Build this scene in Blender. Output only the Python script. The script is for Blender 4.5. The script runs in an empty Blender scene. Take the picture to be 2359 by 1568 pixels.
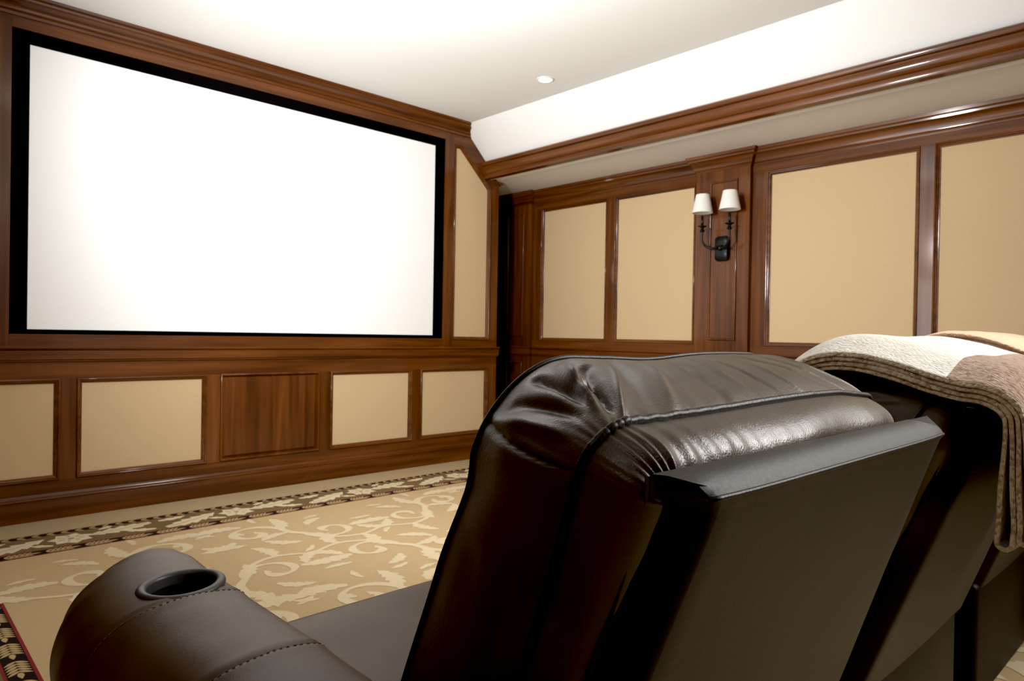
import bpy, bmesh, math, random
from mathutils import Vector, Matrix, noise

random.seed(7)
scene = bpy.context.scene
col = scene.collection
PI = math.pi

# ------------------------------------------------------------------ helpers
def link(o, parent=None):
    col.objects.link(o)
    if parent is not None:
        o.parent = parent
    return o

def mesh_obj(name, verts, faces, mats, parent=None, smooth=False, fmat=None, recalc=True):
    me = bpy.data.meshes.new(name)
    me.from_pydata([tuple(v) for v in verts], [], faces)
    if not isinstance(mats, (list, tuple)):
        mats = [mats]
    for m in mats:
        me.materials.append(m)
    if fmat:
        me.polygons.foreach_set('material_index', fmat)
    if recalc:
        bm = bmesh.new(); bm.from_mesh(me)
        bmesh.ops.recalc_face_normals(bm, faces=bm.faces)
        bm.to_mesh(me); bm.free()
    if smooth:
        me.polygons.foreach_set('use_smooth', [True] * len(me.polygons))
        if smooth == 'angle':
            me.set_sharp_from_angle(angle=math.radians(40))
    me.update()
    return link(bpy.data.objects.new(name, me), parent)

def empty(name, loc):
    o = bpy.data.objects.new(name, None)
    o.empty_display_size = 0.1
    o.location = loc
    return link(o)

def tag(o, label=None, cat=None, group=None, kind=None):
    if label: o['label'] = label
    if cat: o['category'] = cat
    if group: o['group'] = group
    if kind: o['kind'] = kind
    return o

class MB:
    """collects shapes for ONE mesh"""
    def __init__(s): s.v = []; s.f = []; s.m = []
    def add(s, v, f, mi=0):
        b = len(s.v); s.v += [tuple(x) for x in v]
        s.f += [tuple(i + b for i in q) for q in f]; s.m += [mi] * len(f)
    def box(s, x0, x1, y0, y1, z0, z1, mi=0):
        v = [(x, y, z) for x in (x0, x1) for y in (y0, y1) for z in (z0, z1)]
        s.add(v, [(0,1,3,2),(4,6,7,5),(0,4,5,1),(2,3,7,6),(0,2,6,4),(1,5,7,3)], mi)
    def prism(s, poly, fn, h0, h1, mi=0):
        n = len(poly)
        v = [fn(p, q, h0) for p, q in poly] + [fn(p, q, h1) for p, q in poly]
        f = [tuple(range(n)), tuple(range(n, 2*n))] + [(i, (i+1) % n, n + (i+1) % n, n + i) for i in range(n)]
        s.add(v, f, mi)
    def build(s, name, mats, parent=None, smooth=False, recalc=True):
        return mesh_obj(name, s.v, s.f, mats, parent, smooth, s.m, recalc)

def catmull(pts, n):
    """smooth curve through the points (any dimension), n samples per span"""
    P = [Vector(p) for p in pts]
    out = []
    for i in range(len(P) - 1):
        a = P[max(i-1, 0)]; b = P[i]; c = P[i+1]; d = P[min(i+2, len(P)-1)]
        for k in range(n):
            t = k / n
            out.append(0.5 * ((2*b) + (c-a)*t + (2*a-5*b+4*c-d)*t*t + (3*b-3*c+d-a)*t**3))
    out.append(P[-1].copy())
    return out

def tube(pts, r, seg=8, cap=True):
    pts = [Vector(p) for p in pts]
    n = len(pts); V = []; F = []
    up = Vector((0.13, 0.21, 0.97))
    for i, p in enumerate(pts):
        t = (pts[min(i+1, n-1)] - pts[max(i-1, 0)]).normalized()
        if abs(t.dot(up)) > .95: up = Vector((1, 0, 0.1)).normalized()
        a = t.cross(up).normalized(); b = a.cross(t).normalized(); up = b
        rr = r(i / (n-1)) if callable(r) else r
        for k in range(seg):
            q = 2 * PI * k / seg
            V.append(p + a * math.cos(q) * rr + b * math.sin(q) * rr)
    for i in range(n-1):
        for k in range(seg):
            F.append((i*seg+k, i*seg+(k+1) % seg, (i+1)*seg+(k+1) % seg, (i+1)*seg+k))
    if cap:
        F.append(tuple(range(seg-1, -1, -1))); F.append(tuple(range((n-1)*seg, n*seg)))
    return V, F

def lathe(prof, seg=32, c=(0, 0, 0)):
    V = []; F = []; n = len(prof)
    for r, z in prof:
        for k in range(seg):
            a = 2*PI*k/seg
            V.append((c[0] + r*math.cos(a), c[1] + r*math.sin(a), c[2] + z))
    for i in range(n-1):
        for k in range(seg):
            F.append((i*seg+k, i*seg+(k+1) % seg, (i+1)*seg+(k+1) % seg, (i+1)*seg+k))
    return V, F

def grid_faces(nu, nv, wrap_u=False):
    F = []
    for i in range(nu if wrap_u else nu-1):
        for j in range(nv-1):
            a = i*nv + j; b = ((i+1) % nu)*nv + j
            F.append((a, b, b+1, a+1))
    return F

def rounded_box(x0, x1, y0, y1, z0, z1, r, seg=4, crown=0.0):
    bm = bmesh.new()
    bmesh.ops.create_cube(bm, size=1)
    for v in bm.verts:
        v.co = Vector(((x0+x1)/2 + v.co.x*(x1-x0), (y0+y1)/2 + v.co.y*(y1-y0), (z0+z1)/2 + v.co.z*(z1-z0)))
    bmesh.ops.bevel(bm, geom=bm.edges[:], offset=r, segments=seg, profile=0.5, affect='EDGES')
    if crown:
        bmesh.ops.subdivide_edges(bm, edges=[e for e in bm.edges if e.calc_length() > .1], cuts=8, use_grid_fill=True)
        for v in bm.verts:
            if v.co.z > z1 - r - .001:
                u = (v.co.x-(x0+x1)/2)/((x1-x0)/2); w = (v.co.y-(y0+y1)/2)/((y1-y0)/2)
                v.co.z += crown * max(0, 1-u*u) * max(0, 1-w*w)
    V = [v.co.copy() for v in bm.verts]
    bm.verts.index_update()
    F = [tuple(v.index for v in f.verts) for f in bm.faces]
    bm.free()
    return V, F

def inset_poly(poly, d):
    """offset a counter-clockwise convex polygon inwards"""
    n = len(poly); out = []
    for i in range(n):
        a = Vector(poly[i-1]); b = Vector(poly[i]); c = Vector(poly[(i+1) % n])
        e1 = (b-a).normalized(); e2 = (c-b).normalized()
        n1 = Vector((-e1.y, e1.x)); n2 = Vector((-e2.y, e2.x))
        k = d / max(.2, 1 + n1.dot(n2))
        out.append((b.x + (n1.x+n2.x)*k, b.y + (n1.y+n2.y)*k))
    return out

def ccw(poly):
    s = sum(poly[i-1][0]*poly[i][1] - poly[i][0]*poly[i-1][1] for i in range(len(poly)))
    return list(poly) if s > 0 else list(poly)[::-1]

def moulding_loop(poly, fn, prof):
    """frame moulding swept with mitres round a polygon; prof = (inward offset, height)"""
    poly = ccw(poly); n = len(poly); rings = [inset_poly(poly, o) for o, h in prof]
    V = []; F = []
    for (o, h), rg in zip(prof, rings):
        V += [fn(p, q, h) for p, q in rg]
    for i in range(len(prof)-1):
        for k in range(n):
            F.append((i*n+k, i*n+(k+1) % n, (i+1)*n+(k+1) % n, (i+1)*n+k))
    return V, F

def sweep_plan(path, prof, side):
    """sweep (offset, z) profile along a plan polyline with mitres; side=+1 offset to the left of travel"""
    P = [Vector(p) for p in path]; n = len(P); V = []; F = []; m = len(prof)
    for i, p in enumerate(P):
        d1 = (P[i]-P[i-1]).normalized() if i else (P[1]-P[0]).normalized()
        d2 = (P[i+1]-P[i]).normalized() if i < n-1 else d1
        n1 = Vector((-d1.y, d1.x))*side; n2 = Vector((-d2.y, d2.x))*side
        mv = (n1+n2) / max(.2, 1+n1.dot(n2))
        for o, z in prof:
            V.append((p.x + mv.x*o, p.y + mv.y*o, z))
    for i in range(n-1):
        for k in range(m):
            F.append((i*m+k, i*m+(k+1) % m, (i+1)*m+(k+1) % m, (i+1)*m+k))
    F.append(tuple(range(m))); F.append(tuple(range((n-1)*m, n*m)))
    return V, F

# ------------------------------------------------------------------ materials
def new_mat(name):
    m = bpy.data.materials.new(name); m.use_nodes = True
    nt = m.node_tree
    return m, nt, nt.nodes['Principled BSDF'], nt.nodes.new, nt.links.new

def plain(name, rgb, rough=.5, metal=0, spec=.5, emit=None, strength=0):
    m, nt, b, N, L = new_mat(name)
    b.inputs['Base Color'].default_value = (*rgb, 1); b.inputs['Roughness'].default_value = rough
    b.inputs['Metallic'].default_value = metal; b.inputs['Specular IOR Level'].default_value = spec
    if emit:
        b.inputs['Emission Color'].default_value = (*emit, 1); b.inputs['Emission Strength'].default_value = strength
    return m

def ramp(N, stops):
    r = N('ShaderNodeValToRGB'); e = r.color_ramp.elements
    e[0].position, e[0].color = stops[0][0], (*stops[0][1], 1)
    e[1].position, e[1].color = stops[-1][0], (*stops[-1][1], 1)
    for p, c in stops[1:-1]:
        k = e.new(p); k.color = (*c, 1)
    return r

def wood(name, axis, dark=1.0):
    m, nt, b, N, L = new_mat(name)
    tc = N('ShaderNodeTexCoord'); mp = N('ShaderNodeMapping')
    s = [26, 26, 26]; s[axis] = 1.3
    mp.inputs['Scale'].default_value = s
    L(tc.outputs['Object'], mp.inputs['Vector'])
    n1 = N('ShaderNodeTexNoise'); n1.inputs['Scale'].default_value = 1; n1.inputs['Detail'].default_value = 5
    n1.inputs['Distortion'].default_value = .6
    L(mp.outputs[0], n1.inputs['Vector'])
    mp2 = N('ShaderNodeMapping'); s2 = [5, 5, 5]; s2[axis] = .5; mp2.inputs['Scale'].default_value = s2
    L(tc.outputs['Object'], mp2.inputs['Vector'])
    n2 = N('ShaderNodeTexNoise'); n2.inputs['Scale'].default_value = 1; n2.inputs['Detail'].default_value = 2
    L(mp2.outputs[0], n2.inputs['Vector'])
    mx = N('ShaderNodeMix'); mx.data_type = 'FLOAT'; mx.inputs[0].default_value = .45
    L(n1.outputs['Fac'], mx.inputs[2]); L(n2.outputs['Fac'], mx.inputs[3])
    d = dark
    r = ramp(N, [(.30, (.028*d, .0078*d, .0016*d)), (.48, (.088*d, .0268*d, .0055*d)), (.70, (.172*d, .058*d, .0135*d))])
    L(mx.outputs[0], r.inputs[0]); L(r.outputs[0], b.inputs['Base Color'])
    b.inputs['Roughness'].default_value = .42; b.inputs['Specular IOR Level'].default_value = .22
    b.inputs['Coat Weight'].default_value = .42; b.inputs['Coat Roughness'].default_value = .085
    bp = N('ShaderNodeBump'); bp.inputs['Strength'].default_value = .06; bp.inputs['Distance'].default_value = .001
    L(n1.outputs['Fac'], bp.inputs['Height']); L(bp.outputs[0], b.inputs['Normal'])
    return m

WX, WY, WZ = wood('mahogany_grain_x', 0), wood('mahogany_grain_y', 1), wood('mahogany_grain_z', 2)

def weave(name, rgb, var=.025):
    m, nt, b, N, L = new_mat(name)
    tc = N('ShaderNodeTexCoord')
    n0 = None
    hs = []
    for sc in ((900, 900, 40), (60, 60, 900)):
        mp = N('ShaderNodeMapping'); mp.inputs['Scale'].default_value = sc
        L(tc.outputs['Object'], mp.inputs['Vector'])
        n = N('ShaderNodeTexNoise'); n.inputs['Scale'].default_value = 1; n.inputs['Detail'].default_value = 1
        L(mp.outputs[0], n.inputs['Vector']); hs.append(n)
    ad = N('ShaderNodeMath'); ad.operation = 'ADD'
    L(hs[0].outputs['Fac'], ad.inputs[0]); L(hs[1].outputs['Fac'], ad.inputs[1])
    r = ramp(N, [(.35, tuple(c*(1-var*2) for c in rgb)), (.65, tuple(min(1, c*(1+var*2)) for c in rgb))])
    hf = N('ShaderNodeMath'); hf.operation = 'MULTIPLY'; hf.inputs[1].default_value = .5
    L(ad.outputs[0], hf.inputs[0]); L(hf.outputs[0], r.inputs[0]); L(r.outputs[0], b.inputs['Base Color'])
    b.inputs['Roughness'].default_value = .85; b.inputs['Specular IOR Level'].default_value = .2
    b.inputs['Sheen Weight'].default_value = .1
    bp = N('ShaderNodeBump'); bp.inputs['Strength'].default_value = .12; bp.inputs['Distance'].default_value = .0006
    L(ad.outputs[0], bp.inputs['Height']); L(bp.outputs[0], b.inputs['Normal'])
    return m

FAB = weave('tan_wall_fabric', (.53, .388, .222))

def plaster(name, rgb):
    m, nt, b, N, L = new_mat(name)
    b.inputs['Base Color'].default_value = (*rgb, 1); b.inputs['Roughness'].default_value = .85
    b.inputs['Specular IOR Level'].default_value = .2
    tc = N('ShaderNodeTexCoord'); n = N('ShaderNodeTexNoise'); n.inputs['Scale'].default_value = 160; n.inputs['Detail'].default_value = 3
    L(tc.outputs['Object'], n.inputs['Vector'])
    bp = N('ShaderNodeBump'); bp.inputs['Strength'].default_value = .05; bp.inputs['Distance'].default_value = .001
    L(n.outputs['Fac'], bp.inputs['Height']); L(bp.outputs[0], b.inputs['Normal'])
    return m
PLASTER = plaster('white_plaster', (.80, .795, .775))
CREAM = plaster('cream_plaster_strip', (.72, .64, .50))

def leather(name, c0, c1, rough=.36, bump=.35, scale=330, crease=.0):
    m, nt, b, N, L = new_mat(name)
    tc = N('ShaderNodeTexCoord')
    n = N('ShaderNodeTexNoise'); n.inputs['Scale'].default_value = 7; n.inputs['Detail'].default_value = 4
    L(tc.outputs['Object'], n.inputs['Vector'])
    r = ramp(N, [(.35, c0), (.7, c1)]); L(n.outputs['Fac'], r.inputs[0]); L(r.outputs[0], b.inputs['Base Color'])
    v = N('ShaderNodeTexVoronoi'); v.inputs['Scale'].default_value = scale; v.feature = 'DISTANCE_TO_EDGE'
    L(tc.outputs['Object'], v.inputs['Vector'])
    n2 = N('ShaderNodeTexNoise'); n2.inputs['Scale'].default_value = scale*.6; n2.inputs['Detail'].default_value = 3
    L(tc.outputs['Object'], n2.inputs['Vector'])
    ad = N('ShaderNodeMath'); ad.operation = 'MULTIPLY_ADD'; ad.inputs[1].default_value = .8
    L(v.outputs['Distance'], ad.inputs[0]); L(n2.outputs['Fac'], ad.inputs[2])
    bp = N('ShaderNodeBump'); bp.inputs['Strength'].default_value = bump; bp.inputs['Distance'].default_value = .0008
    L(ad.outputs[0], bp.inputs['Height']); L(bp.outputs[0], b.inputs['Normal'])
    rr = N('ShaderNodeMapRange'); rr.inputs[3].default_value = rough-.05; rr.inputs[4].default_value = rough+.07
    L(n2.outputs['Fac'], rr.inputs[0]); L(rr.outputs[0], b.inputs['Roughness'])
    b.inputs['Specular IOR Level'].default_value = .5
    return m
LEA = leather('dark_brown_leather', (.042, .0285, .0165), (.072, .051, .031), .37, .45, 300)
LEA_ARM = leather('brown_leather_armrest', (.042, .0230, .0095), (.074, .044, .0210), .40, .18, 420)
LEA_ARM.node_tree.nodes['Principled BSDF'].inputs['Specular IOR Level'].default_value = .38
LEA_SHELL = leather('olive_brown_shell_leather', (.0105, .0080, .0035), (.016, .0122, .0055), .52, .25, 420)
LEA_SHELL.node_tree.nodes['Principled BSDF'].inputs['Specular IOR Level'].default_value = .3
LEA_SHADE = leather('leather_painted_shade', (.004, .0025, .0018), (.007, .004, .003), .5, .2)  # same brown leather, with the shade of sides and base put into its colour
LEA_SHADE.node_tree.nodes['Principled BSDF'].inputs['Specular IOR Level'].default_value = .18
PIPE = leather('dark_piping_leather', (.010, .006, .004), (.016, .010, .007), .42, .3, 500)
PIPE.node_tree.nodes['Principled BSDF'].inputs['Specular IOR Level'].default_value = .28
THREAD = plain('tan_stitch_thread', (.16, .105, .06), .7)
SCREEN = plain('matt_white_projection_cloth', (.86, .86, .86), .95, 0, .1)
VELVET = plain('black_velvet_masking', (.0035, .0035, .004), .95, 0, .05)
IRON = plain('blackened_iron', (.016, .017, .017), .38, .6, .5)
CUP = plain('charcoal_plastic', (.035, .033, .033), .42, 0, .5)
CUPIN = plain('black_cup_lining', (.004, .004, .004), .6, 0, .3)
WHITE_TRIM = plain('white_painted_metal', (.75, .72, .66), .5)
LENS = plain('glowing_lamp_lens', (1, .93, .8), .5, 0, .5, (1, .86, .66), 5)

def shade_mat():
    m, nt, b, N, L = new_mat('white_linen_lamp_shade')
    b.inputs['Base Color'].default_value = (.94, .93, .90, 1); b.inputs['Roughness'].default_value = .8
    tr = N('ShaderNodeBsdfTranslucent'); tr.inputs[0].default_value = (.9, .82, .7, 1)
    mx = N('ShaderNodeMixShader'); mx.inputs[0].default_value = .3
    L(b.outputs[0], mx.inputs[1]); L(tr.outputs[0], mx.inputs[2])
    L(mx.outputs[0], nt.nodes['Material Output'].inputs['Surface'])
    return m
SHADE = shade_mat()

def carpet_mat(name, rgb, var=.12, scale=520):
    m, nt, b, N, L = new_mat(name)
    tc = N('ShaderNodeTexCoord'); n = N('ShaderNodeTexNoise'); n.inputs['Scale'].default_value = scale; n.inputs['Detail'].default_value = 2
    L(tc.outputs['Object'], n.inputs['Vector'])
    r = ramp(N, [(.3, tuple(c*(1-var) for c in rgb)), (.7, tuple(min(1, c*(1+var)) for c in rgb))])
    L(n.outputs['Fac'], r.inputs[0]); L(r.outputs[0], b.inputs['Base Color'])
    b.inputs['Roughness'].default_value = .95; b.inputs['Specular IOR Level'].default_value = .1
    bp = N('ShaderNodeBump'); bp.inputs['Strength'].default_value = .4; bp.inputs['Distance'].default_value = .002
    L(n.outputs['Fac'], bp.inputs['Height']); L(bp.outputs[0], b.inputs['Normal'])
    return m
C_EDGE = carpet_mat('plain_tan_carpet', (.38, .29, .17))
C_FIELD = carpet_mat('golden_tan_carpet', (.435, .315, .17))
C_SCROLL = carpet_mat('pale_cream_carpet', (.57, .465, .30))
C_OLIVE = carpet_mat('olive_brown_carpet', (.155, .105, .05))
C_BLACK = carpet_mat('black_carpet', (.018, .013, .012))
C_RED = carpet_mat('dark_red_carpet', (.19, .030, .026))
C_LEAF = carpet_mat('pale_leaf_carpet', (.60, .50, .33))
C_LEAF2 = carpet_mat('tan_leaf_carpet', (.40, .29, .14))
C_VEIN = carpet_mat('leaf_vein_carpet', (.36, .28, .16))

def knit(name, rgb, rgb2, scale=170):
    m, nt, b, N, L = new_mat(name)
    tc = N('ShaderNodeTexCoord'); v = N('ShaderNodeTexVoronoi'); v.inputs['Scale'].default_value = scale
    mp = N('ShaderNodeMapping'); mp.inputs['Scale'].default_value = (1, .55, .55); mp.inputs['Rotation'].default_value = (.3, .2, .5)
    L(tc.outputs['Object'], mp.inputs['Vector']); L(mp.outputs[0], v.inputs['Vector'])
    n = N('ShaderNodeTexNoise'); n.inputs['Scale'].default_value = 150; n.inputs['Detail'].default_value = 3
    L(mp.outputs[0], n.inputs['Vector'])
    sp = N('ShaderNodeSeparateColor'); L(v.outputs['Color'], sp.inputs[0])
    mx = N('ShaderNodeMix'); mx.data_type = 'FLOAT'; mx.inputs[0].default_value = .5
    L(sp.outputs[0], mx.inputs[2]); L(n.outputs['Fac'], mx.inputs[3])
    r = ramp(N, [(.25, rgb2), (.6, rgb)]); L(mx.outputs[0], r.inputs[0]); L(r.outputs[0], b.inputs['Base Color'])
    b.inputs['Roughness'].default_value = .9; b.inputs['Specular IOR Level'].default_value = .15; b.inputs['Sheen Weight'].default_value = .25
    bp = N('ShaderNodeBump'); bp.inputs['Strength'].default_value = .7; bp.inputs['Distance'].default_value = .003; bp.invert = True
    L(v.outputs['Distance'], bp.inputs['Height']); L(bp.outputs[0], b.inputs['Normal'])
    return m
K_WHITE = knit('cream_knit', (.84, .81, .75), (.66, .62, .54), 260)
K_BROWN = knit('taupe_knit', (.40, .28, .20), (.17, .095, .06), 260)
K_GREY = knit('grey_knit', (.42, .37, .33), (.22, .18, .155))
K_EDGE = knit('fleck_edge_knit', (.78, .69, .52), (.40, .31, .20), 330)
K_PEACH = knit('peach_knit', (.72, .47, .32), (.60, .38, .24), 260)
K_RUST = knit('rust_brown_knit', (.42, .24, .14), (.25, .13, .07))

# ------------------------------------------------------------------ camera
CAM = Vector((-3.54855, -4.50362, 1.05))
yaw, pitch, roll, FPX = .756655788, -.00797500412, .0169365451, 1597.92666
f = Vector((math.sin(yaw)*math.cos(pitch), math.cos(yaw)*math.cos(pitch), math.sin(pitch)))
r = Vector((math.cos(yaw), -math.sin(yaw), 0)); u = r.cross(f)
R = r*math.cos(roll) + u*math.sin(roll); U = -r*math.sin(roll) + u*math.cos(roll)
cd = bpy.data.cameras.new('camera'); co = link(bpy.data.objects.new('camera', cd))
M = Matrix((R, U, -f)).transposed().to_4x4(); M.translation = CAM
co.matrix_world = M
cd.sensor_width = 36; cd.lens = FPX/2359*36; cd.clip_start = .02
cd.dof.use_dof = True; cd.dof.focus_distance = .85; cd.dof.aperture_fstop = 13
scene.camera = co

# ------------------------------------------------------------------ room dimensions
XR, XL, YF, YB, CZ = 1.07, -4.13, 0.75, -7.2, 2.78
XE = .5034                 # free right end of the screen wall
SL = .9913                 # fall of the sloped ceiling
X0 = .089                  # where flat ceiling meets the slope
def slope_z(x): return CZ - SL*(x-X0)
XC = -1.53                 # centre line of the screen wall

# floor
m = MB(); m.box(XL, XR, YB, YF, -.1, 0); tag(m.build('floor', C_EDGE), kind='structure')

# ceiling : flat middle, two slopes, two low soffits
m = MB()
SOF = 2.388
for sgn in (1, -1):
    fx = (lambda x: x) if sgn == 1 else (lambda x: 2*XC - x)
    xs = X0 + (CZ-SOF)/SL
    for (xa, za, xb, zb) in ((X0, CZ, xs, SOF), (xs, SOF, XR + .02 if sgn == 1 else 2*XC-XL+.02, SOF)):
        v = [(fx(xa), YB, za), (fx(xb), YB, zb), (fx(xb), YF, zb), (fx(xa), YF, za),
             (fx(xa), YB, za+.1), (fx(xb), YB, zb+.1), (fx(xb), YF, zb+.1), (fx(xa), YF, za+.1)]
        m.add(v, [(0,1,2,3),(4,5,6,7),(0,1,5,4),(1,2,6,5),(2,3,7,6),(3,0,4,7)])
m.box(2*XC-X0, X0, YB, YF, CZ, CZ+.1)
tag(m.build('ceiling', PLASTER), kind='structure')

# ------------------------------------------------------------------ panelled walls
def FW(p, q, h): return (p, -h, q)          # screen wall: p = x, q = z, h towards the room
def RW(p, q, h): return (XR-h, p, q)        # right wall: p = y, q = z
BH = .015
PROF = [(0, 0), (0, BH+.002)] + [(.0055-.0055*math.cos(PI*k/6), BH+.002+.0095*math.sin(PI*k/6)) for k in range(1, 6)] + [(.0115, BH), (.0135, BH+.001), (.0160, BH), (.0200, .010), (.0225, .0065), (.0250, .0065), (.0275, .0045), (.028, .002), (.028, 0)]
MW = .028

def rect(a, b, c, d): return [(a, c), (b, c), (b, d), (a, d)]

def fabric_panel(wall, fn, poly, va):
    """fabric panel with its mitred wooden frame"""
    mb = MB(); mb.prism(poly, fn, -.004, .001)
    p = mb.build('fabric_panel', FAB, wall)
    v, fc = moulding_loop(inset_poly(ccw(poly), -MW), fn, PROF)
    mesh_obj('panel_moulding', v, fc, va, p, 'angle')
    return p

def raised_panel(wall, fn, poly, depth=0., bev=.022, mat=WZ):
    """solid wood raised panel in a bead frame; poly = outer edge of the frame"""
    prof = [(0, BH+depth)] + [(.008-.008*math.cos(PI*k/8), BH+depth+.011*math.sin(PI*k/8)) for k in range(1, 8)] + [(.0165, BH+depth-.002), (.020, depth+.004)]
    v, fc = moulding_loop(poly, fn, prof)
    o = mesh_obj('panel_moulding', v, fc, mat, wall, 'angle')
    poly = ccw(poly)
    rings = [(.018, depth+.002), (.024, depth+.004), (.024+bev, depth+.012)]
    V = []; n = len(poly)
    for d, h in rings: V += [fn(p, q, h) for p, q in inset_poly(poly, d)]
    F = [(i*n+k, i*n+(k+1) % n, (i+1)*n+(k+1) % n, (i+1)*n+k) for i in range(2) for k in range(n)] + [tuple(range(2*n, 3*n))]
    mesh_obj('raised_panel', V, F, mat, wall)

def board(wall, fn, poly, mat, name, h0=0., h1=BH):
    mb = MB(); mb.prism(poly, fn, h0, h1); return mb.build(name, mat, wall)

# ---- screen wall (front)
m = MB()
outl = [(2*XC-XE, 0), (XE, 0), (XE, 2.354), (X0+.02, CZ-.004), (2*XC-X0-.02, CZ-.004), (2*XC-XE, 2.354)]
m.prism(outl, FW, -.10, -.003)
wf = tag(m.build('wall_front', WZ), kind='structure')

low = [(-3.435, -2.7605), (-2.625, -1.9727), (-1.0594, -.410), (-.2743, .3754)]
ZB, ZT = .237, .740
for a, b in low: fabric_panel(wf, FW, rect(a, b, ZB, ZT), WX)
wp = (-1.862, -1.170)
raised_panel(wf, FW, rect(wp[0], wp[1], ZB-MW, ZT+MW+.004), bev=.012)
o0, o1 = ZB-MW, ZT+MW
board(wf, FW, rect(2*XC-XE, XE, .09, o0), WX, 'bottom_rail')
board(wf, FW, rect(2*XC-XE, XE, o1, .90), WX, 'middle_rail')
ed = [2*XC-XE] + [e for a, b in low[:2] for e in (a-MW, b+MW)] + [wp[0], wp[1]] + [e for a, b in low[2:] for e in (a-MW, b+MW)] + [XE]
for i in range(0, len(ed), 2): board(wf, FW, rect(ed[i], ed[i+1], o0, o1), WZ, 'stile')
# upper part: boards round the screen and the two flanking fabric panels
OL, OR, OB, OT = -2.967, -.0898, 1.0115, 2.6285
sp = [(.0323, 1.029), (.3811, 1.029), (.3811, 2.2874), (.073, 2.5815), (.0323, 2.5815)]
for mir in (False, True):
    mm = (lambda P: [(2*XC-p, q) for p, q in P][::-1]) if mir else (lambda P: P)
    op = inset_poly(ccw(sp), -MW)
    fabric_panel(wf, FW, mm(sp), WZ)
    x0, x1 = op[0][0], op[1][0]; zc = op[2][1]
    board(wf, FW, mm([(OR if not mir else 2*XC-OL, .94), (x0, .94), (x0, 2.705), (OR if not mir else 2*XC-OL, 2.705)]), WZ, 'stile', h1=BH+.002)
    board(wf, FW, mm([(x0, .90), (XE, .90), (XE, op[0][1]), (x0, op[0][1])]), WX, 'rail')
    board(wf, FW, mm([(x1, op[0][1]), (XE, op[0][1]), (XE, 2.354), (x1, zc)]), WZ, 'stile')
    board(wf, FW, mm([(x1, zc), (XE, 2.354), (X0+.03, CZ-.01), (op[3][0], op[3][1])]), WX, 'slanted_rail')
    board(wf, FW, mm([(x0, op[4][1]), (op[3][0], op[3][1]), (X0+.03, CZ-.01), (x0, CZ-.01)]), WX, 'rail')
board(wf, FW, rect(OL, OR, .90, OB), WX, 'sill_rail', h1=BH+.004)
board(wf, FW, rect(OL, OR, OT, 2.72), WX, 'head_rail', h1=BH+.004)

# chair rail, baseboard, cornice of the screen wall
PR_RAIL = [(0, .862), (.010, .862), (.012, .870), (.020, .874), (.020, .922), (.026, .926), (.034, .934), (.034, .944), (0, .944)]
PR_BASE = [(0, 0), (.024, 0), (.024, .097), (.0235, .100), (.0175, .1005), (.0170, .108), (.0205, .111), (.0210, .116), (.0190, .120), (.0125, .1215), (.0120, .131), (.0075, .138), (.006, .142), (0, .142)]
v, fc = sweep_plan([(2*XC-XE, -BH), (XE+.012, -BH)], PR_RAIL, -1)
tag(mesh_obj('trim_1', v, fc, WX, None, 'angle'), kind='structure')
v, fc = sweep_plan([(2*XC-XE, -BH), (XE, -BH)], PR_BASE, -1)
tag(mesh_obj('baseboard_front', v, fc, WX, None, 'angle'), kind='structure')
PR_CORN = [(0, 2.690), (.010, 2.690), (.014, 2.704), (.030, 2.711), (.034, 2.722), (.052, 2.735), (.076, 2.744), (.082, 2.752), (.086, 2.762), (.104, 2.767), (.110, 2.7795), (0, 2.7795)]
V = []; k = len(PR_CORN)
for end in (0, 1):
    for o, z in PR_CORN:
        xe = X0 + (CZ-z)/SL - .012
        V.append((xe if end else 2*XC-xe, -BH-.004-o, z))
F = [(i, (i+1) % k, k+(i+1) % k, k+i) for i in range(k)] + [tuple(range(k)), tuple(range(k, 2*k))]
tag(mesh_obj('trim_2', V, F, WX, None, 'angle'), kind='structure')

# ---- right wall
m = MB(); m.box(XR+.004, XR+.12, YB, YF, 0, SOF+.05)
wr = tag(m.build('wall_right', WY), kind='structure')
RT, RB = 2.190, 1.031
pan = [(-.749, -.030), (-1.604, -.887), (-3.123, -2.221), (-4.160, -3.255), (-5.25, -4.35), (-6.35, -5.45)]
PIL = [(.095, .505), (-2.088, -1.668)]
for a, b in pan:
    fabric_panel(wr, RW, rect(a, b, RB, RT), WY)
    fabric_panel(wr, RW, rect(a, b, ZB, ZT), WY)
u0, u1 = RB-MW, RT+MW
RH = .020
board(wr, RW, rect(YB, YF, .09, o0), WY, 'bottom_rail', h1=RH)
board(wr, RW, rect(YB, YF, o1, u0), WY, 'middle_rail', h1=RH)
board(wr, RW, rect(YB, YF, u1, SOF-.001), WY, 'top_rail', h1=RH)
eds = sorted(e for a, b in pan for e in (a-MW, b+MW))
eds = [YB] + eds + [YF]
for i in range(0, len(eds), 2):
    for (za, zb) in ((o0, o1), (u0, u1)):
        board(wr, RW, rect(eds[i], eds[i+1], za, zb), WZ, 'stile', h1=RH)
PH = .060
for a, b in PIL:
    mb = MB(); mb.prism(rect(a, b, .0, SOF-.001), RW, RH, PH-.0); pl = mb.build('pilaster', WZ, wr)
    c = (a+b)/2-.008; w = .112
    raised_panel(pl, RW, rect(c-w, c+w, 1.035, 2.195), depth=PH-BH+.001, bev=.016)
    raised_panel(pl, RW, rect(c-w, c+w, .20, .80), depth=PH-BH+.001, bev=.016)
xb, xp = XR-RH, XR-PH
pth = [(xb, YB), (xb, PIL[1][0]), (xp, PIL[1][0]), (xp, PIL[1][1]), (xb, PIL[1][1]), (xb, PIL[0][0]), (xp, PIL[0][0]), (xp, PIL[0][1]), (xb, PIL[0][1]), (xb, YF)]
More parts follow.
